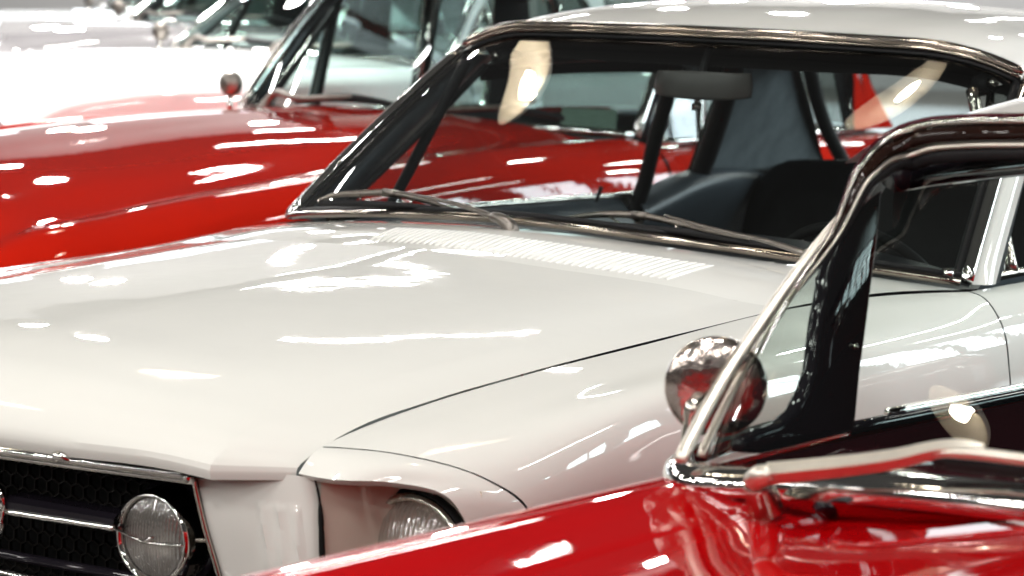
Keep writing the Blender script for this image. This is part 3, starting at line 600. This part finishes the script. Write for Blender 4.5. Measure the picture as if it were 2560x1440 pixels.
# glass
headL = [(-.405, -.772, 1.186), (-.39, -.765, 1.190), (-.37, -.752, 1.203), (-.345, -.735, 1.216), (-.325, -.70, 1.223), (-.305, -.65, 1.229), (-.28, -.53, 1.238), (-.25, -.36, 1.249), (-.23, -.18, 1.256), (-.222, 0, 1.259)]
headF = headL+[(p[0], -p[1], p[2]) for p in headL[-2::-1]]
hp = hermite(headF, n_)
G = []
for i in range(n_):
    b, t = glassb[i]+V3(-.012, 0, 0), hp[i]
    b = b*V3(1, .955, 1)
    G.append([b+(t-b)*k+V3(.02, .0, .010)*math.sin(math.pi*k)+V3(0, np.sign(b[1])*.012, 0)*math.sin(math.pi*k)*min(1, abs(b[1])/.7) for k in np.linspace(0, 1, 18)])
Gtg = np.array(G)
twin = MB().grid(Gtg).build('windshield', M['glass_green'], tb_)
MB().grid(band).build('windshield_base_trim', M['chrome'], twin)
# header frame in layers, thinning out towards its lower corner
HDR = {
    'header_edge': [(-0.118, -0.7206, 1.0929), (-0.15, -0.7189, 1.1202), (-0.19, -0.7183, 1.1539), (-0.21, -0.7184, 1.184), (-0.22, -0.7163, 1.2054), (-0.24, -0.7167, 1.2227), (-0.27, -0.7124, 1.2435), (-0.285, -0.6998, 1.2559), (-0.285, -0.6672, 1.2672), (-0.28, -0.6228, 1.2737), (-0.275, -0.5471, 1.2795)],
    'header_bead': [(-0.115, -0.7183, 1.093), (-0.147, -0.7161, 1.1201), (-0.187, -0.715, 1.1536), (-0.207, -0.7142, 1.1837), (-0.217, -0.7117, 1.2047), (-0.237, -0.7117, 1.2211), (-0.267, -0.7073, 1.2406), (-0.282, -0.6955, 1.2515), (-0.282, -0.6643, 1.2624), (-0.277, -0.6207, 1.2688), (-0.272, -0.5452, 1.2747)],
    'header_band': [(-0.122, -0.7208, 1.0914), (-0.154, -0.7172, 1.118), (-0.194, -0.7145, 1.1514), (-0.214, -0.7117, 1.1816), (-0.224, -0.7079, 1.2017), (-0.244, -0.707, 1.2158), (-0.274, -0.7021, 1.2323), (-0.289, -0.6924, 1.2392), (-0.289, -0.6643, 1.2491), (-0.284, -0.6227, 1.2554), (-0.279, -0.5474, 1.2615)],
    'header_inner_bead': [(-0.12, -0.7181, 1.091), (-0.152, -0.7133, 1.117), (-0.192, -0.7091, 1.1502), (-0.212, -0.7044, 1.1803), (-0.222, -0.6994, 1.1996), (-0.242, -0.6977, 1.2114), (-0.272, -0.6924, 1.2248), (-0.287, -0.6848, 1.228), (-0.287, -0.6598, 1.2368), (-0.282, -0.6203, 1.2429), (-0.277, -0.5454, 1.2492)],
    'header_seal': [(-0.13, -0.7229, 1.0893), (-0.162, -0.7171, 1.115), (-0.202, -0.7119, 1.1482), (-0.222, -0.7057, 1.1785), (-0.232, -0.6999, 1.1972), (-0.252, -0.6977, 1.2075), (-0.282, -0.6919, 1.219), (-0.297, -0.6857, 1.2197), (-0.297, -0.6626, 1.2279), (-0.292, -0.6243, 1.2338), (-0.287, -0.5495, 1.2402)],
}
TAPER = [.12, .22, .32, .45, .55, .68, .85, 1, 1, 1, 1, 1, 1, 1]
for nm, r_, mat_, fl in (('header_edge', .0030, 'maroon', 1), ('header_bead', .0042, 'chrome_worn', 1), ('header_band', .0125, 'brown_band', .8), ('header_inner_bead', .0036, 'satin', 1), ('header_seal', .0090, 'rubber', 1)):
    P_ = [V3(*p) for p in HDR[nm]]; z0 = P_[-1][2]; u0 = P_[-1][0]
    P_ += [V3(u0+.025, -.36, z0+.010), V3(u0+.045, -.18, z0+.017), V3(u0+.053, 0, z0+.020)]
    F_ = P_+[q*V3(1, -1, 1) for q in P_[-2::-1]]
    MB().tube(F_, [max(.0012, r_*t) for t in TAPER+TAPER[-2::-1]], 10, 130, flat=fl).build(nm, M[mat_], twin)
# metal strips standing in for lamp reflections along the glass bend
for sg in (1, -1):
    for off, r_, nm in ((0, .0088, 'reflection_strip'), (.045, .0056, 'reflection_inner_strip')):
        pth = [(-.008-off*.9, -.782*sg, .916), (-.085-off*.75, -.786*sg, .985), (-.168-off*.6, -.785*sg, 1.049), (-.27-off*.3, -.780*sg, 1.125), (-.372, -.774*sg, 1.187)]
        if nm == 'reflection_inner_strip': pth = pth[:4]
        MB().tube(pth, [r_, r_, r_, r_*.9, r_*.7], 8, 30, flat=.55).build(nm, M['satin'], twin)
    # dark A pillar with its foot
    A_ = [(-.395, 1.19), (-.39, 1.129), (-.375, 1.03), (-.365, .972), (-.360, .915), (-.352, .905), (-.16, .905), (-.115, .912), (-.112, .926), (-.15, .932), (-.19, .934), (-.225, .945), (-.245, .965), (-.258, .985), (-.266, 1.04), (-.285, 1.10), (-.315, 1.15), (-.36, 1.195)]
    pl = MB().prism([(u, -.789*sg, z) for u, z in A_], (0, .018*sg, 0)).build('pillar', M['gloss_black'], tb_, bevel=.006)
    MB().lathe([(.004, .0), (.004, .003), (.001, .004)], (-.345, -.770*sg, 1.005), (.3, 1*sg, 0), 12).build('screw', M['chrome_worn'], pl)
    # door top: channel, chrome and inner panel
    dt = MB().tube([(-.40, -.80*sg, .902), (-.86, -.80*sg, .893), (-1.42, -.80*sg, .885)], .010, 8, 20, flat=.8).build('door_top', M['gloss_black'], tb_)
    MB().tube([(-.50, -.806*sg, .908), (-.86, -.806*sg, .901), (-1.42, -.806*sg, .893)], .0055, 8, 20).build('door_moulding', M['chrome'], dt)
    MB().grid(np.array([[(-.15, -.775*sg, .90), (-.15, -.76*sg, .4)], [(-1.45, -.775*sg, .885), (-1.45, -.76*sg, .4)]])).build('door_trim', M['maroon'], dt)
    MB().tube([(-.41, -.765*sg, 1.195), (-.7, -.74*sg, 1.205), (-1.0, -.74*sg, 1.20), (-1.30, -.745*sg, 1.15), (-1.40, -.75*sg, 1.05), (-1.42, -.76*sg, .90)], .018, 8, 40).build('roof_rail', M['gloss_black'], tb_)
# roof
rrow = lambda v, zs, us_: [(u, v, z) for u, z in zip(us_, zs)]
R0 = rrow(0, [1.297, 1.318, 1.335, 1.335, 1.30, 1.20], [-.225, -.40, -.75, -1.1, -1.40, -1.62])
R1 = rrow(.36, [1.287, 1.310, 1.327, 1.327, 1.29, 1.18], [-.252, -.42, -.75, -1.1, -1.40, -1.62])
R2 = rrow(.56, [1.275, 1.297, 1.312, 1.310, 1.27, 1.15], [-.280, -.43, -.75, -1.1, -1.40, -1.62])
R3 = rrow(.66, [1.260, 1.282, 1.296, 1.29, 1.25, 1.12], [-.285, -.44, -.75, -1.1, -1.40, -1.62])
R4 = rrow(.715, [1.240, 1.255, 1.262, 1.255, 1.22, 1.08], [-.262, -.44, -.75, -1.1, -1.40, -1.62])
R5 = rrow(.735, [1.218, 1.222, 1.222, 1.215, 1.18, 1.00], [-.238, -.44, -.75, -1.1, -1.40, -1.62])
MB().sym(loft([R0, R1, R2, R3, R4, R5], 30, 34)).build('roof', M['cream'], tb_)
dn2 = lambda r: [(p[0]-.02, p[1]*.97, p[2]-.045) for p in r]
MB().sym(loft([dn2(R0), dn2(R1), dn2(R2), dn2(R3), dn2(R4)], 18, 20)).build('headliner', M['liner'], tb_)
MB().sym(np.array([[(-1.62, 0, 1.19), (-1.55, 0, .90)], [(-1.62, .56, 1.14), (-1.55, .56, .90)], [(-1.62, .735, 1.0), (-1.50, .80, .89)]])).build('rear_window', M['glass_tint'], tb_)
ds = MB(); G = []
for v in np.linspace(-.74, .74, 30):
    u0 = .09-.25*(abs(v)/.8)**2.2; z0 = .955-.06*(abs(v)/.8)**1.5
    G.append([(u0-.02, v, z0-.01), (u0-.15, v, z0), (u0-.26, v, z0-.01), (u0-.30, v, z0-.05), (u0-.32, v, z0-.25)])
MB().grid(np.array(G)).build('dashboard', M['maroon'], tb_)
MB().grid(np.array([[(-.1, -.75, .3), (-1.5, -.75, .3)], [(-.1, .75, .3), (-1.5, .75, .3)]])).build('cabin_floor', M['maroon'], tb_)
MB().grid(loft([[(-1.25, -.7, .80), (-1.25, 0, .82), (-1.25, .7, .80)], [(-1.12, -.7, .6), (-1.12, 0, .6), (-1.12, .7, .6)], [(-1.05, -.7, .44), (-1.05, 0, .44), (-1.05, .7, .44)], [(-.6, -.7, .44), (-.6, 0, .44), (-.6, .7, .44)]], 18, 12)).build('bench_seat', M['maroon'], tb_, solid=.08)
whl = MB(); cs = Vector((-.42, .36, .90)); axv = Vector((-.86, 0, .5)).normalized(); a_ = Vector((0, 1, 0)); b_ = axv.cross(a_)
whl.tube([tuple(cs+(a_*math.cos(t)+b_*math.sin(t))*.2) for t in np.linspace(0, 2*math.pi, 49)], .011, 8)
for t in (.2, math.pi-.2): whl.tube([tuple(cs), tuple(cs+(a_*math.cos(t)+b_*math.sin(t))*.195)], .01, 6)
whl.build('steering_wheel', M['rubber'], tb_)
# round mirror
for sg in (1,):
    mc = V3(-.125, -.815, .975); ax = Vector((.84, .50, -.05)).normalized()
    mo = MB().lathe([(.0005, .0085), (.02, .0075), (.038, .0045), (.049, .0005), (.0535, -.003), (.0555, -.009), (.0535, -.018), (.047, -.020), (.001, -.020)], mc, ax, 56).build('door_mirror', M['mirror_shell'], tb_)
    MB().tube([(-.092, -.830, .888), (-.094, -.829, .91), (-.096, -.826, .940), (-.098, -.823, .955), (-.108, -.818, .960)], [.013, .0075, .0075, .0125, .010], 12, 22).build('mirror_stalk', M['chrome_worn'], mo)
# wipers
def twiper(sg):
    y = lambda p: V3(p[0], p[1]*sg, p[2])
    a = MB().lathe([(.018, -.03), (.016, .0), (.013, .008), (.001, .010)], y((.045, -.655, .915)), (.5, 0, .86), 20).build('wiper', M['chrome_worn'], tb_)
    MB().tube([y(p) for p in [(.055, -.655, .922), (.066, -.640, .930), (.07, -.625, .936)]], [.011, .012, .009], 10, 10).build('wiper_knuckle', M['satin'], a)
    MB().tube([y(p) for p in [(.068, -.632, .934), (.072, -.50, .966), (.07, -.424, .988), (.07, -.405, .988)]], [.0085, .0075, .006, .005], 4, 20, flat=1.3).build('wiper_arm', M['satin'], a, sharp=40)
    MB().tube([y(p) for p in [(.07, -.46, .978), (.075, -.42, .984), (.08, -.36, .987), (.085, -.2, .995), (.085, -.1, .99)]], [.003, .005, .005, .0045, .003], 8, 24, flat=1.2).build('wiper_blade', M['satin'], a)
    MB().tube([y(p) for p in [(.055, -.46, .968), (.06, -.36, .974), (.07, -.1, .98)]], .006, 6, 12, flat=1.5).build('blade_rubber', M['rubber'], a)
twiper(1); twiper(-1)
for sg in (1, -1): MB().tube([(.012, -.592*sg, .893), (.035, -.588*sg, .902), (.05, -.585*sg, .906)], [.008, .007, .005], 10, 8).build('washer_nozzle', M['gloss_black'], tb_)

# ================================================================== cars behind
def back_car(label, loc, paint, w=.86, zb=.97, ww=.73, zt=1.33, hoodlen=2.3, tail=2.6, glass='glass_tint', inside='vinyl', rz=0, round_hood=.0, trim='chrome', zf=None, roof=None, zprof=None, qw=0, wtx=-.62, tpw=.80):
    """local x forward, windshield base centre at x = 0"""
    c = thing('parked_car', label, 'car', loc, rz, GROUP)
    p = M[paint]; zf = zf or zb-.08
    xs = [.02, -.0+hoodlen*.25, hoodlen*.55, hoodlen*.8, hoodlen*.94, hoodlen]
    zc = zprof or [zb+.015, zb+.012, zb-.005, zf+.03, zf-.02, zf-.10]
    def rw(f, dz, pinch=(0, 0, .0, .02, .06, .10)): return [(x-(.22*f*f if i == 0 else 0), (f-pq*f)*w, z+dz) for i, (x, z, pq) in enumerate(zip(xs, zc, pinch))]
    
    fz = lambda z: [(x-(.25 if i == 0 else 0), 0, 0) for i, x in enumerate(xs)]
    def fr_(f, z_or_dz, absolute=False): return [(x-(.30*f*f if i == 0 else 0), (f-pq*f)*w, (z_or_dz if absolute else z+z_or_dz)) for i, (x, z, pq) in enumerate(zip(xs, zc, (0, 0, 0, .02, .06, .10)))]
    GA = loft([fr_(0, round_hood*.05), fr_(.3, round_hood*.045), fr_(.55, round_hood*.02-.005), fr_(.76, -.025), fr_(.88, -.022), fr_(.955, -.06), fr_(1.0, -.16), fr_(1.01, .62, True), fr_(1.0, .42, True), fr_(.94, .24, True)], 64, 40)
    G1, G2 = GA[:22], GA[21:]
    MB().sym(G1).build('hood', p, c)
    x2 = [-.29, -.8, -1.4, -1.9, -2.3, -tail]
    def sd_(f, z, last=-.04): return [(x, f*w*(1 if i < 4 else (.97 if i == 4 else .9)), z+(0 if i < 5 else last)) for i, x in enumerate(x2)]
    G3 = loft([sd_(.87, zb-.035), sd_(.955, zb-.055), sd_(1.0, zb-.16), sd_(1.02, .62), sd_(1.0, .42), sd_(.94, .24)], 30, 30)
    for sg in (1, -1):
        q = (lambda g: g) if sg > 0 else mir
        MB().grid(q(G2)).build('fender', p, c)
        MB().grid(q(G3)).build('body_side', p, c)
        wheel(c, hoodlen-.75, (w+.03)*sg, .33, .33, sg); wheel(c, -1.9, (w+.03)*sg, .33, .33, sg)
        MB().lathe([(.001, .02), (.05, .015), (.08, .0), (.09, -.02)], (hoodlen*.955, w*.70*sg, zf-.14), (1, 0, 0), 24).build('headlight', M['chrome'], c)
    MB().sym(loft([[(hoodlen, 0, zf-.10), (hoodlen+.03, 0, .6), (hoodlen-.05, 0, .3)], [(hoodlen, .45*w, zf-.105), (hoodlen+.02, .45*w, .6), (hoodlen-.06, .45*w, .3)], [(hoodlen-.01, w*.9, zf-.26), (hoodlen-.02, w*.91, .6), (hoodlen-.1, w*.88, .3)]], 12, 10)).build('front_panel', p, c)
    MB().tube([(hoodlen-.25, -w, .46), (hoodlen+.08, -.8*w, .46), (hoodlen+.12, 0, .46), (hoodlen+.08, .8*w, .46), (hoodlen-.25, w, .46)], .055, 10, 40).build('bumper', M['chrome'], c)
    MB().sym(loft([[(-1.95, 0, zb-.0), (-2.3, 0, zb-.03), (-tail, 0, zb-.10)], [(-1.95, .5*w, zb-.01), (-2.3, .5*w, zb-.04), (-tail, .5*w, zb-.11)], [(-1.95, .87*w, zb-.035), (-2.3, .845*w, zb-.05), (-tail, .78*w, zb-.075)]], 12, 10)).build('trunk_lid', p, c)
    # windshield
    def wb(y): return V3(-.26*(y/ww)**2, y, zb+.02-.02*(y/ww)**2)
    def wt(y): return V3(wtx-.12*(y/ww)**2, y*tpw, zt-.02-.025*(y/ww)**2)
    ysw = np.linspace(-ww, ww, 31)
    G = np.array([[wb(y)+(wt(y)-wb(y))*k+V3(.5, 0, .8)*.015*math.sin(math.pi*k) for k in np.linspace(0, 1, 9)] for y in ysw])
    wd = MB().grid(G).build('windshield', M[glass], c)
    MB().tube(G[:, 0]+V3(.01, 0, .004), .013, 8).build('windshield_lower_trim', M[trim], wd)
    MB().tube(G[:, -1]+V3(.01, 0, .004), .014, 8).build('windshield_upper_trim', M[trim], wd)
    for k, sg in ((0, -1), (-1, 1)):
        MB().tube(G[k]+V3(.005, .006*sg, 0), .016, 8).build('pillar_trim', M[trim], wd)
        MB().tube(G[k]+V3(-.035, .0, -.003), .026, 8).build('pillar', M['gloss_black'] if inside == 'vinyl' else p, c)
    # roof and side glass
    rp = M[roof] if roof else p
    hx_ = [-.63, -.85, -1.2, -1.55, -1.8]
    def rf(f, dz, dx=0): return [(x-(.12*f*f if i == 0 else 0), f*ww*(tpw+.03), zt+a+dz) for i, (x, a) in enumerate(zip(hx_, (-.005, .03, .045, .03, -.02)))]
    MB().sym(loft([rf(0, .01), rf(.5, .005), rf(.85, -.02), rf(1.0, -.055), rf(1.02, -.085)], 20, 22)).build('roof', rp, c)
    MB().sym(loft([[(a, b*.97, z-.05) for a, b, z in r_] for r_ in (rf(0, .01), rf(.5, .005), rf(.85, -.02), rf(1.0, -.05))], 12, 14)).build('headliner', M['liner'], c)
    for sg in (1, -1):
        Sd = lambda x, z: V3(x, (.87*w+(ww*(tpw+.03)-.87*w)*(z-zb)/(zt-.06-zb))*sg, z)
        top_, bot_ = zt-.075, zb-.02
        for xa, xb, ta, tb2, nm in ((-.36, -.62, -.78, -.66, 'vent_window'), (-.65, -1.22, -.69, -1.22, 'side_window'), (-1.27, -1.60-qw, -1.27, -1.50-qw*1.8, 'quarter_window')):
            pts = [Sd(xa, bot_), Sd(xb, bot_), Sd(tb2, top_), Sd(ta, top_)]
            if nm == 'vent_window': pts = [Sd(-.36, bot_), Sd(-.63, bot_), Sd(-.68, top_), Sd(-.74, top_)]
            gl = MB().grid(np.array([[pts[0], pts[3]], [pts[1], pts[2]]])).build(nm, M['glass'], c)
            MB().tube(pts+[pts[0]], .013, 8).build('window_frame', M['chrome'], gl)
            MB().tube([q_+V3(0, -.018*sg, 0) for q_ in pts+[pts[0]]], .010, 8).build('inner_frame', M['rubber'], gl)
        MB().grid(loft([[Sd(-1.62-qw, bot_), Sd(-1.78-qw, bot_), Sd(-1.94-qw, bot_)], [Sd(-1.52-qw*1.8, top_), Sd(-1.62-qw, top_), Sd(-1.71-qw, top_)], [Sd(-1.5-qw, zt-.05), Sd(-1.62-qw, zt-.05), Sd(-1.74-qw, zt-.05)]], 8, 8)).build('sail_panel', rp, c)
        MB().grid(np.array([[Sd(-1.60-qw, bot_)+V3(0, -.03*sg, 0), Sd(-1.92-qw, bot_)+V3(0, -.03*sg, 0)], [Sd(-1.5-qw, zt-.05)+V3(0, -.03*sg, 0), Sd(-1.72-qw, zt-.05)+V3(0, -.03*sg, 0)]])).build('sail_trim', M['liner'], c)
        MB().grid(np.array([[Sd(-.3, bot_)+V3(0, -.05*sg, 0), Sd(-1.9, bot_)+V3(0, -.05*sg, 0)], [Sd(-.3, .4)*V3(1, .9, 1), Sd(-1.9, .4)*V3(1, .9, 1)]])).build('door_trim', M[inside], c)
    MB().sym(np.array([[(-1.82, 0, zt-.04), (-2.05, 0, zb)], [(-1.82, .5*ww, zt-.045), (-2.05, .5*ww, zb-.005)], [(-1.80, .82*ww, zt-.09), (-2.03, .82*w, zb-.03)]])).build('rear_window', M['glass'], c)
    G = [[wb(y)+V3(-.03, 0, -.025), wb(y)+V3(-.30, 0, -.03), wb(y)+V3(-.34, 0, -.08), wb(y)+V3(-.36, 0, -.3)] for y in np.linspace(-ww*.95, ww*.95, 16)]
    MB().grid(np.array(G)).build('dashboard', M[inside], c)
    for xs_, tp, nm in ((-1.05, zb-.06, 'front_seat'), (-1.75, zb-.04, 'rear_seat')):
        MB().grid(loft([[(xs_, -.62*ww/.7, tp-.03), (xs_, 0, tp), (xs_, .62*ww/.7, tp-.03)], [(xs_+.1, -.62*ww/.7, tp-.25), (xs_+.1, 0, tp-.25), (xs_+.1, .62*ww/.7, tp-.25)], [(xs_+.15, -.62*ww/.7, .45), (xs_+.15, 0, .45), (xs_+.15, .62*ww/.7, .45)], [(xs_+.55, -.62*ww/.7, .45), (xs_+.55, 0, .45), (xs_+.55, .62*ww/.7, .45)]], 14, 10)).build(nm, M[inside], c, solid=.07)
    MB().grid(np.array([[(-.1, -.8*w, .3), (-2.0, -.8*w, .3)], [(-.1, .8*w, .3), (-2.0, .8*w, .3)]])).build('cabin_floor', M[inside], c)
    for y0 in (-.50, .06):
        a = MB().tube([(.06-.26*(y0/ww)**2, y0, zb+.01), (.05-.26*(y0/ww)**2, y0+.02, zb+.045), (.02, y0+.22, zb+.06), (-.02, y0+.38, zb+.075)], [.018, .015, .009, .007], 8, 18).build('wiper', M['steel'], c)
        MB().tube([(-.0, y0+.18, zb+.05), (-.02, y0+.36, zb+.07), (-.05, y0+.56, zb+.05)], [.006, .010, .006], 8, 16, flat=1.4).build('wiper_blade', M['rubber'], a)
    mo = MB().lathe([(.001, .016), (.025, .013), (.040, .004), (.042, -.010), (.001, -.012)], (-.22, -w*.88, zb+.08), (1, .2, 0), 24).build('door_mirror', M['steel'], c)
    MB().tube([(-.22, -w*.88, zb-.03), (-.22, -w*.88, zb+.05)], [.014, .008], 8).build('mirror_stalk', M['chrome'], mo)
    return c
back_car('bright red coupe with long glossy hood parked just behind the white coupe', (-3.86, -2.13, 0), 'red', w=.86, zb=.965, ww=.735, zt=1.45, hoodlen=2.45, round_hood=.6, zprof=[.98, .968, .925, .875, .82, .72], qw=.09, wtx=-.56, tpw=.90)
back_car('brilliant white sedan with broad flat hood parked behind the bright red coupe', (-6.20, -4.42, 0), 'white_bright', w=.88, zb=1.05, ww=.74, zt=1.44, hoodlen=2.3, zf=1.0, round_hood=.3, inside='vinyl_blue')
back_car('mauve grey sedan with pale windshield pillars parked behind the white sedan', (-8.55, -6.75, 0), 'mauve', w=.88, zb=1.10, ww=.74, zt=1.50, hoodlen=2.3, zf=1.02, round_hood=.3, roof='white_bright')
back_car('pale white sedan standing last at the far end of the row', (-10.9, -9.1, 0), 'white_bright', w=.88, zb=1.10, ww=.74, zt=1.48, hoodlen=2.3, zf=1.02, round_hood=.3)

# ================================================================== placard on the dashboard of the bright red coupe
pc = MB().box((-4.36, -1.70, .992), (.012, .17, .066), R(25), R(-20)).build('paper_card', M['paper'], None, smooth=False, bevel=.002)
pc['label'] = 'small pale printed card standing on the dashboard of the bright red coupe'; pc['category'] = 'card'
# ================================================================== pendant lamps over the row
M['enamel'] = pbr('lamp_enamel', (.80, .74, .62), .5, 0, 0, .02, 20, .03, 8)
M['bulb'] = pbr('bulb_glow', (.9, .85, .75), .4); b_ = M['bulb'].node_tree.nodes['Principled BSDF']
b_.inputs['Emission Color'].default_value = (1, .93, .8, 1); b_.inputs['Emission Strength'].default_value = 40
for p, where in (((-4.42, -3.52, 4.2), 'between the bright red coupe and the white sedan'), ((-3.08, -.08, 4.2), 'over the roof of the white coupe'), ((.64, -2.50, 4.15), 'in front of the bright red coupe')):
    t = thing('pendant_lamp', 'cream enamel pendant lamp hanging '+where, 'lamp', p, 0, 'pendant lamps over the row of cars')
    sh = MB().lathe([(.045, .16), (.07, .15), (.13, .11), (.22, .03), (.26, -.04), (.262, -.05)], (0, 0, 0), (0, 0, 1), 48).build('lamp_shade', M['enamel'], t, solid=.006)
    MB().lathe([(.001, -.07), (.05, -.055), (.075, -.01), (.06, .04), (.03, .09), (.025, .13)], (0, 0, 0), (0, 0, 1), 32).build('bulb', M['bulb'], t)
    MB().tube([(0, 0, .13), (0, 0, 1.6)], .008, 8).build('cord', M['rubber'], t)
